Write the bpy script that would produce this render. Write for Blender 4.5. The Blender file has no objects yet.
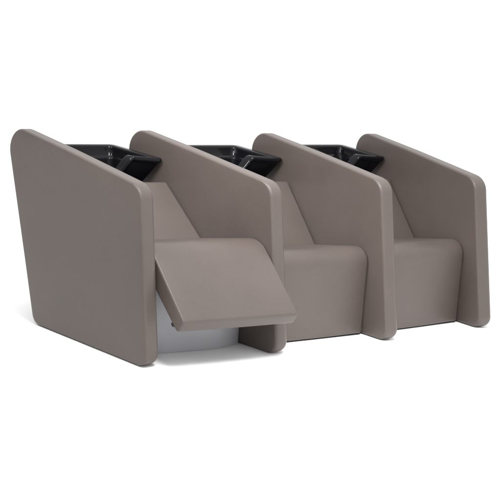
import bpy, bmesh, math, random
from mathutils import Vector, Matrix
random.seed(4)
scn = bpy.context.scene
COL = scn.collection

# ------------------------------------------------------------------ layout
S = 0.70                      # chair spacing along the row
T = 0.088                     # thickness of an upholstered side panel
PSI = [0.11031, 0.0880, -0.0630, -0.1900]     # the panels fan out slightly
EK = [0.01825, -0.01248, -0.01354, 0.00777]

def pan(k, off, y, z):
    """a point on panel k: off from its outer (left) face, y to the back, z up"""
    c, s = math.cos(PSI[k]), math.sin(PSI[k])
    return Vector((k * S - y * s + off * c, EK[k] + y * c + off * s, z))

def chair_map(k):
    """u runs 0..1 between the inner faces of panels k and k+1"""
    def f(u, y, z):
        a = pan(k, T, y, z); b = pan(k + 1, 0.0, y, z)
        return a.lerp(b, u)
    return f

DROP = [0.003, 0.006, 0.017, 0.017]   # padding settled a little lower at the back
LEAN = [-0.008, -0.004, 0.014, 0.026]
W0 = 0.605                    # nominal clear width of a seat

# ------------------------------------------------------------------ materials
def nodes_of(name):
    m = bpy.data.materials.new(name); m.use_nodes = True
    nt = m.node_tree
    return m, nt, nt.nodes['Principled BSDF']

def leather(name, base):
    m, nt, b = nodes_of(name)
    N, L = nt.nodes, nt.links
    tc = N.new('ShaderNodeTexCoord')
    big = N.new('ShaderNodeTexNoise'); big.inputs['Scale'].default_value = 5.0; big.inputs['Detail'].default_value = 3
    fine = N.new('ShaderNodeTexNoise'); fine.inputs['Scale'].default_value = 240.0; fine.inputs['Detail'].default_value = 2
    L.new(tc.outputs['Object'], big.inputs['Vector']); L.new(tc.outputs['Object'], fine.inputs['Vector'])
    ramp = N.new('ShaderNodeValToRGB')
    ramp.color_ramp.elements[0].position = 0.3; ramp.color_ramp.elements[1].position = 0.7
    ramp.color_ramp.elements[0].color = (*[c * 0.955 for c in base], 1)
    ramp.color_ramp.elements[1].color = (*[c * 1.045 for c in base], 1)
    L.new(big.outputs['Fac'], ramp.inputs['Fac'])
    mix = N.new('ShaderNodeMixRGB'); mix.blend_type = 'MULTIPLY'; mix.inputs['Fac'].default_value = 0.28
    L.new(ramp.outputs['Color'], mix.inputs['Color1']); L.new(fine.outputs['Fac'], mix.inputs['Color2'])
    L.new(mix.outputs['Color'], b.inputs['Base Color'])
    vor = N.new('ShaderNodeTexVoronoi'); vor.inputs['Scale'].default_value = 260.0
    L.new(tc.outputs['Object'], vor.inputs['Vector'])
    wr = N.new('ShaderNodeTexNoise'); wr.inputs['Scale'].default_value = 9.0; wr.inputs['Detail'].default_value = 4
    L.new(tc.outputs['Object'], wr.inputs['Vector'])
    b1 = N.new('ShaderNodeBump'); b1.inputs['Strength'].default_value = 0.22; b1.inputs['Distance'].default_value = 0.0012
    b2 = N.new('ShaderNodeBump'); b2.inputs['Strength'].default_value = 0.16; b2.inputs['Distance'].default_value = 0.006
    L.new(vor.outputs['Distance'], b1.inputs['Height']); L.new(wr.outputs['Fac'], b2.inputs['Height'])
    L.new(b2.outputs['Normal'], b1.inputs['Normal']); L.new(b1.outputs['Normal'], b.inputs['Normal'])
    rr = N.new('ShaderNodeMapRange'); rr.inputs['To Min'].default_value = 0.36; rr.inputs['To Max'].default_value = 0.46
    L.new(big.outputs['Fac'], rr.inputs['Value']); L.new(rr.outputs['Result'], b.inputs['Roughness'])
    b.inputs['Specular IOR Level'].default_value = 0.42
    return m

LEATHER = leather('taupe_leather', (0.101, 0.0805, 0.0715))

def simple(name, col, rough, metal=0.0, spec=0.5, coat=0.0, bump=0.0):
    m, nt, b = nodes_of(name)
    N, L = nt.nodes, nt.links
    tc = N.new('ShaderNodeTexCoord')
    n = N.new('ShaderNodeTexNoise'); n.inputs['Scale'].default_value = 14.0; n.inputs['Detail'].default_value = 3
    L.new(tc.outputs['Object'], n.inputs['Vector'])
    r = N.new('ShaderNodeMapRange'); r.inputs['To Min'].default_value = rough * 0.9; r.inputs['To Max'].default_value = rough * 1.1
    L.new(n.outputs['Fac'], r.inputs['Value']); L.new(r.outputs['Result'], b.inputs['Roughness'])
    if bump:
        bp = N.new('ShaderNodeBump'); bp.inputs['Strength'].default_value = bump; bp.inputs['Distance'].default_value = 0.002
        L.new(n.outputs['Fac'], bp.inputs['Height']); L.new(bp.outputs['Normal'], b.inputs['Normal'])
    b.inputs['Base Color'].default_value = (*col, 1); b.inputs['Metallic'].default_value = metal
    b.inputs['Specular IOR Level'].default_value = spec
    b.inputs['Coat Weight'].default_value = coat; b.inputs['Coat Roughness'].default_value = 0.03
    return m

CERAMIC = simple('black_glazed_ceramic', (0.006, 0.006, 0.0075), 0.05, spec=0.16)
GREYPAINT = simple('satin_grey_paint', (0.37, 0.37, 0.395), 0.36, spec=0.4)
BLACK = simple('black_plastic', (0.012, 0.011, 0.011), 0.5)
FLOOR = simple('white_studio_floor', (0.95, 0.95, 0.95), 0.9, spec=0.0)

# ------------------------------------------------------------------ mesh helpers
def link(name, bm, mat, parent=None, smooth=True):
    bmesh.ops.recalc_face_normals(bm, faces=bm.faces[:])
    me = bpy.data.meshes.new(name); bm.to_mesh(me); bm.free()
    me.materials.append(mat)
    for p in me.polygons: p.use_smooth = smooth
    o = bpy.data.objects.new(name, me); COL.objects.link(o)
    if parent is not None:
        o.parent = parent
        o.matrix_parent_inverse = Matrix.Translation(-parent.location)
    return o

def fillet(corners, step=0.02, n=12):
    """closed polygon [(y, z, radius)] with rounded corners and evenly cut edges"""
    out = []; m = len(corners)
    arcs = []
    for i in range(m):
        p0 = Vector(corners[i - 1][:2]); p1 = Vector(corners[i][:2]); p2 = Vector(corners[(i + 1) % m][:2])
        r = corners[i][2]
        a = (p0 - p1).normalized(); b = (p2 - p1).normalized()
        ang = a.angle(b)
        if r <= 0 or abs(ang - math.pi) < 1e-3: arcs.append([p1]); continue
        d = r / math.tan(ang / 2)
        s, e = p1 + a * d, p1 + b * d
        cen = p1 + (a + b).normalized() * (r / math.sin(ang / 2))
        v0, v1 = s - cen, e - cen
        a0 = math.atan2(v0.y, v0.x); a1 = math.atan2(v1.y, v1.x)
        da = (a1 - a0 + math.pi) % (2 * math.pi) - math.pi
        arcs.append([cen + Vector((math.cos(a0 + da * t / n), math.sin(a0 + da * t / n))) * r for t in range(n + 1)])
    for i in range(m):
        out += arcs[i]
        s = arcs[i][-1]; e = arcs[(i + 1) % m][0]
        k = int((e - s).length / step)
        out += [s.lerp(e, j / (k + 1)) for j in range(1, k + 1)]
    return out

def slab(profile, a, b, r, fn, dome=0.0, seg=6, belly=0.0, r2=None, flat=False):
    """a cushion: the profile swept from a to b across, its rims rounded by r, its two
    flat sides pillowed by dome and the band between them swollen by belly"""
    bm = bmesh.new()
    n = len(profile)
    area = sum(profile[i].x * profile[(i + 1) % n].y - profile[(i + 1) % n].x * profile[i].y for i in range(n))
    sg = 1 if area > 0 else -1
    nor = []
    for i in range(n):
        e = (profile[(i + 1) % n] - profile[i - 1]).normalized()
        nor.append(Vector((e.y, -e.x)) * sg)          # outward
    cen = sum(profile, Vector((0, 0))) / n
    loops = []
    caps = [0.12, 0.35, 0.6, 0.8, 0.93]
    r2 = r if r2 is None else r2
    inset = [profile[i] - nor[i] * r for i in range(n)]
    inset2 = [profile[i] - nor[i] * r2 for i in range(n)]
    if flat:
        loops.append([(a, profile[i] - nor[i] * (r * 1.25)) for i in range(n)])
    for q in ([] if flat else caps):
        w = a - dome * (1 - q ** 4)
        loops.append([(w, cen.lerp(inset[i], q)) for i in range(n)])
    for j in range(seg + 1):
        th = math.pi / 2 * j / seg
        loops.append([(a + r - r * math.cos(th), inset[i] + nor[i] * (r * math.sin(th))) for i in range(n)])
    for q in (0.12, 0.3, 0.5, 0.7, 0.88):
        h = belly * (1 - (2 * q - 1) ** 2)
        loops.append([(a + r + (b - a - r - r2) * q, profile[i] + nor[i] * h) for i in range(n)])
    for j in range(seg, -1, -1):
        th = math.pi / 2 * j / seg
        loops.append([(b - r2 + r2 * math.cos(th), inset2[i] + nor[i] * (r2 * math.sin(th))) for i in range(n)])
    if flat:
        loops.append([(b, profile[i] - nor[i] * (r2 * 1.25)) for i in range(n)])
    for q in ([] if flat else reversed(caps)):
        w = b + dome * (1 - q ** 4)
        loops.append([(w, cen.lerp(inset2[i], q)) for i in range(n)])
    vs = [[bm.verts.new(fn(w, p.x, p.y)) for (w, p) in lp] for lp in loops]
    for x, y in zip(vs, vs[1:]):
        for i in range(n):
            bm.faces.new((x[i], x[(i + 1) % n], y[(i + 1) % n], y[i]))
    if flat:
        bm.faces.new(vs[0]); bm.faces.new(vs[-1])
        return bm
    c0 = bm.verts.new(fn(a - dome, cen.x, cen.y)); c1 = bm.verts.new(fn(b + dome, cen.x, cen.y))
    for i in range(n):
        bm.faces.new((c0, vs[0][(i + 1) % n], vs[0][i])); bm.faces.new((c1, vs[-1][i], vs[-1][(i + 1) % n]))
    return bm

def prism(profile, a, b, fn):
    return slab(profile, a, b, 0.002, fn, seg=2)

# ------------------------------------------------------------------ parts
PANEL = fillet([(-0.020, 0.003, 0.055), (0.848, 0.004, 0.060), (1.168, 1.026, 0.105), (0.62, 0.911, 0.9), (0.079, 0.789, 0.092)])
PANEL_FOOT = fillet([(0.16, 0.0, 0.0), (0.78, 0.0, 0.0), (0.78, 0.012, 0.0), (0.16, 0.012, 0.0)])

def side_panel(k, parent):
    p = link('side_panel', slab(PANEL, 0.0, T, 0.013, lambda w, y, z: pan(k, w, y + LEAN[k] * z / 0.79 * max(0.0, 1 - y / 1.1), z * (1 - DROP[k] * max(0.0, y))), dome=0.003, seg=8, r2=0.034), LEATHER, parent)
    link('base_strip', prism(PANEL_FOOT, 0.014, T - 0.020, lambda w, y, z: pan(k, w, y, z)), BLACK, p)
    return p

SEAT = fillet([(0.138, 0.009, 0.010), (0.600, 0.009, 0.010), (0.600, 0.390, 0.012), (0.500, 0.404, 0.03), (0.128, 0.457, 0.075)])
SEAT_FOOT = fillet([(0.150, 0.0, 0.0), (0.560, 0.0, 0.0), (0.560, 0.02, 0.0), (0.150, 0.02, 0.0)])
BACK = fillet([(0.490, 0.380, 0.01), (0.600, 0.36, 0.01), (0.860, 0.690, 0.03), (0.762, 0.718, 0.018)])

SEAT_UP = fillet([(0.560, 0.463, 0.01), (0.560, 0.38, 0.01), (0.20, 0.40, 0.02), (0.130, 0.400, 0.01), (0.054, 0.4595, 0.003), (0.112, 0.5320, 0.115)])
BACK_LOW = fillet([(0.475, 0.450, 0.01), (0.600, 0.38, 0.01), (0.865, 0.690, 0.03), (0.778, 0.728, 0.018)])
LEG_REST = fillet([(0.060, 0.4671, 0.016), (0.098, 0.458, 0.016), (0.120, 0.405, 0.016), (-0.101, 0.168, 0.017), (-0.136, 0.224, 0.017)])

def pad(name, prof, k, parent, r=0.018, dome=0.0, belly=0.003, gap=0.003, mat=None, flat=False):
    f = chair_map(k)
    return link(name, slab(prof, gap, W0 - gap, r, lambda w, y, z: f(w / W0, y, z), dome=dome, belly=belly, flat=flat), mat or LEATHER, parent)

BF, BB = 0.812, 1.232          # front and back of the basin rim

def loop_plan():
    """rounded outline of the basin rim in plan: (w from the centre, y)"""
    hw = 0.294
    return fillet([(-hw, BF, 0.014), (hw, BF, 0.014), (hw - 0.012, BB, 0.030), (-hw + 0.012, BB, 0.030)], step=0.005, n=10)

def basin(k, parent):
    """glazed shampoo bowl: tapered outside, broad rim, deep well, neck notch in front"""
    f = chair_map(k); dz = (-0.003, -0.008, -0.006)[k]
    pts = loop_plan(); n = len(pts)
    bm = bmesh.new()
    def plane(y): return 0.9015 - (BB - y) * 0.120
    def notch(w, y):
        if y > BF + 0.12: return 0.0, 0.0
        x = abs(w)
        t = min(1.0, max(0.0, (0.152 - x) / 0.078))
        lobe = min(1.0, max(0.0, (0.286 - x) / 0.13))
        fade = min(1.0, max(0.0, (BF + 0.12 - y) / 0.10))
        return t * t * (3 - 2 * t) * fade, lobe * fade
    # across, front y, back y, depth below the rim plane, share of the notch
    spec = [(0.42, 1.00, 1.13, 0.300, 0), (0.56, 0.97, 1.16, 0.262, 0), (0.88, 0.890, 1.192, 0.150, 0.25),
            (0.940, 0.848, 1.196, 0.090, 0.6), (0.972, 0.808, 1.196, 0.038, 0.9), (0.977, 0.803, 1.196, 0.031, 1), (0.984, 0.797, 1.197, 0.028, 1), (0.993, 0.790, 1.198, 0.025, 1), (0.999, 0.786, 1.2, 0.019, 1),
            (1.0, 0.785, 1.200, 0.012, 1), (0.999, 0.786, 1.199, 0.006, 1), (0.993, 0.790, 1.196, 0.001, 1), (0.985, 0.796, 1.192, 0.0, 1),
            (0.900, 0.820, 1.168, 0.001, 1), (0.888, 0.824, 1.164, 0.003, 1), (0.880, 0.829, 1.161, 0.008, 1), (0.875, 0.834, 1.158, 0.017, 1),
            (0.864, 0.848, 1.152, 0.056, 0.7), (0.858, 0.853, 1.148, 0.060, 0.7), (0.846, 0.864, 1.141, 0.066, 0.65), (0.842, 0.868, 1.139, 0.074, 0.6), (0.832, 0.885, 1.134, 0.105, 0.3), (0.80, 0.925, 1.122, 0.150, 0), (0.74, 0.960, 1.11, 0.190, 0),
            (0.55, 0.99, 1.09, 0.222, 0), (0.3, 1.02, 1.075, 0.236, 0), (0.09, 1.04, 1.057, 0.240, 0)]
    loops = []
    for sw, yf, yb, d, nt in spec:
        lp = []
        for p in pts:
            w, y = p.x, p.y
            q, lobe = notch(w, y)
            yy = yf + 0.030 + (y - BF) / (BB - BF) * (yb - yf)
            yy += (q * 0.030 + lobe * 0.030) * nt
            z = plane(yy) + dz - d - q * nt * 0.100 + lobe * 0.006 * nt
            lp.append(bm.verts.new(f(0.5 + w * sw / W0, yy, z)))
        loops.append(lp)
    for x, y in zip(loops, loops[1:]):
        for i in range(n):
            bm.faces.new((x[i], x[(i + 1) % n], y[(i + 1) % n], y[i]))
    bm.faces.new(loops[0]); bm.faces.new(loops[-1])
    return link('wash_basin', bm, CERAMIC, parent)

def plinth(k, parent):
    """light grey metal base with a bowed front, under a raised seat"""
    f = chair_map(k)
    bm = bmesh.new()
    def front(u): return 0.163 + 0.055 * abs(2 * u - 1) ** 3.2
    us = [i / 40 for i in range(41)]
    zs = [0.0, 0.004, 0.012, 0.05, 0.12, 0.2, 0.28, 0.36]
    fr = [[bm.verts.new(f(0.006 + 0.988 * u, front(u) + (0.004 if z < 0.003 else 0) , z)) for u in us] for z in zs]
    bk = [[bm.verts.new(f(0.006 + 0.988 * u, 0.62, z)) for u in us] for z in (zs[0], zs[-1])]
    for a, b in zip(fr, fr[1:]):
        for i in range(40): bm.faces.new((a[i], a[i + 1], b[i + 1], b[i]))
    for i in range(40):
        bm.faces.new((fr[-1][i], fr[-1][i + 1], bk[1][i + 1], bk[1][i]))
        bm.faces.new((bk[0][i], bk[0][i + 1], bk[1][i + 1], bk[1][i]))
        bm.faces.new((fr[0][i], fr[0][i + 1], bk[0][i + 1], bk[0][i]))
    for j in (0, 40):
        bm.faces.new([r[j] for r in fr] + [bk[1][j], bk[0][j]])
    return link('plinth', bm, GREYPAINT, parent, smooth=False)

SUPPORT = fillet([(0.88, 0.0, 0.0), (0.94, 0.0, 0.0), (1.06, 0.60, 0.0), (0.93, 0.60, 0.0)])
BRACKET = fillet([(-0.0645, 0.2145, 0.002), (-0.0768, 0.2013, 0.002), (-0.0650, 0.1900, 0.002), (-0.0527, 0.2032, 0.002)])

def chair(k, label, raised=False):
    e = bpy.data.objects.new('salon_wash_chair', None); COL.objects.link(e)
    e.location = chair_map(k)(0.5, 0.5, 0.0)
    e['label'] = label; e['category'] = 'salon chair'; e['group'] = 'taupe shampoo chairs in a row'
    bpy.context.view_layer.update()
    if k == 0: side_panel(0, e)
    side_panel(k + 1, e)
    f = chair_map(k)
    if raised:
        pad('seat', SEAT_UP, k, e, r=0.008, belly=0.002, gap=0.005, flat=True)
        lr = pad('leg_rest', LEG_REST, k, e, r=0.008, belly=0.002, gap=0.005, flat=True)
        link('hinge_bracket', prism(BRACKET, 0.008, 0.024, lambda w, y, z: f(w / W0, y, z)), BLACK, lr)
        pad('backrest', BACK_LOW, k, e)
        plinth(k, e)
    else:
        s = pad('seat', SEAT, k, e)
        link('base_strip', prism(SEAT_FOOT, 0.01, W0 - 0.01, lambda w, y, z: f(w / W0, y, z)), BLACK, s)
        pad('backrest', BACK, k, e)
    basin(k, e)
    link('basin_support', slab(SUPPORT, 0.12, W0 - 0.12, 0.008, lambda w, y, z: f(w / W0, y, z), seg=3), BLACK, e)
    return e

chair(0, 'taupe leather wash chair with its leg rest raised over a pale grey base', raised=True)
chair(1, 'middle taupe wash chair, upright, between the raised leg rest chair and the end chair')
chair(2, 'taupe wash chair at the far right end of the row, leg rest folded down')

# ------------------------------------------------------------------ studio floor
bm = bmesh.new()
vs = [bm.verts.new(v) for v in ((-60, -60, 0), (60, -60, 0), (60, 60, 0), (-60, 60, 0))]
bm.faces.new(vs)
fl = link('floor', bm, FLOOR); fl['kind'] = 'structure'

# ------------------------------------------------------------------ light
w = bpy.data.worlds.new('World'); scn.world = w; w.use_nodes = True
# a white studio: white all round, brightest overhead, dimmer low on the left side
nt = w.node_tree; N, L = nt.nodes, nt.links
bg = N['Background']; bg.inputs['Color'].default_value = (1, 1, 1, 1)
geo = N.new('ShaderNodeTexCoord'); sep = N.new('ShaderNodeSeparateXYZ'); L.new(geo.outputs['Generated'], sep.inputs['Vector'])
def ramp(sock, a, b, c, d):
    r = N.new('ShaderNodeMapRange'); r.interpolation_type = 'SMOOTHSTEP'
    for nm, v in zip(('From Min', 'From Max', 'To Min', 'To Max'), (a, b, c, d)): r.inputs[nm].default_value = v
    L.new(sock, r.inputs['Value']); return r.outputs['Result']
def math_(op, a, b):
    m = N.new('ShaderNodeMath'); m.operation = op; L.new(a, m.inputs[0]); L.new(b, m.inputs[1]); return m.outputs[0]
zen = ramp(sep.outputs['Z'], 0.2, 0.9, 1.06, 1.8)
low = math_('MULTIPLY', ramp(sep.outputs['X'], -0.8, -0.1, 0.88, 0.0), ramp(sep.outputs['Z'], 0.2, 0.8, 1.0, 0.0))
L.new(math_('SUBTRACT', zen, low), bg.inputs['Strength'])

def area(name, loc, target, size, power, size_y=None, col=(1, 1, 1)):
    l = bpy.data.lights.new(name, 'AREA'); l.energy = power; l.color = col
    l.shape = 'RECTANGLE'; l.size = size; l.size_y = size_y or size
    o = bpy.data.objects.new(name, l); COL.objects.link(o); o.location = loc
    o.rotation_euler = (Vector(target) - Vector(loc)).to_track_quat('-Z', 'Y').to_euler()
    return o
k_ = area('softbox_top', (-0.1, -1.7, 3.7), (1.1, 0.35, 0.3), 1.1, 26)
k_.data.spread = math.radians(64)
k_ = area('inner_face_fill', (-1.2, 0.1, 2.6), (1.35, 0.45, 0.6), 0.7, 6.0)  # added narrow fill: brightens the panel faces between the seats, misses the end panel
k_.data.spread = math.radians(42)
for i_, p_ in enumerate(((-2.0, -3.5, 1.95), (-2.7, -3.0, 2.05), (-1.3, -3.7, 2.2), (-2.3, -3.3, 2.5))):   # small lamps added beside the camera to put glints in the basins
    area('glint_lamp', p_, (1.0, 0.9, 0.8), 0.07, 4.2)

# ------------------------------------------------------------------ camera
CX, CY, CZ, YAW, PIT, F = -2.30904, -3.22968, 1.19207, 0.43265, 0.10777, 928.17197
PX, PY, RO = -21.70571, 188.27794, 0.02664
fw = Vector((math.sin(YAW) * math.cos(PIT), math.cos(YAW) * math.cos(PIT), -math.sin(PIT)))
rt = Vector((math.cos(YAW), -math.sin(YAW), 0)); up = rt.cross(fw)
rt, up = rt * math.cos(RO) + up * math.sin(RO), up * math.cos(RO) - rt * math.sin(RO)
cam = bpy.data.cameras.new('camera'); co = bpy.data.objects.new('camera', cam); COL.objects.link(co)
M = Matrix((rt, up, -fw)).transposed().to_4x4(); M.translation = Vector((CX, CY, CZ))
co.matrix_world = M
cam.sensor_width = 36; cam.lens = 36 * F / 500
cam.shift_x = (250 - PX) / 500; cam.shift_y = (PY - 250) / 500
cam.clip_end = 300
scn.camera = co

vs_ = scn.view_settings
scn.display_settings.display_device = 'sRGB'
vs_.view_transform = 'Standard'; vs_.look = 'None'; vs_.gamma = 1; vs_.exposure = 0
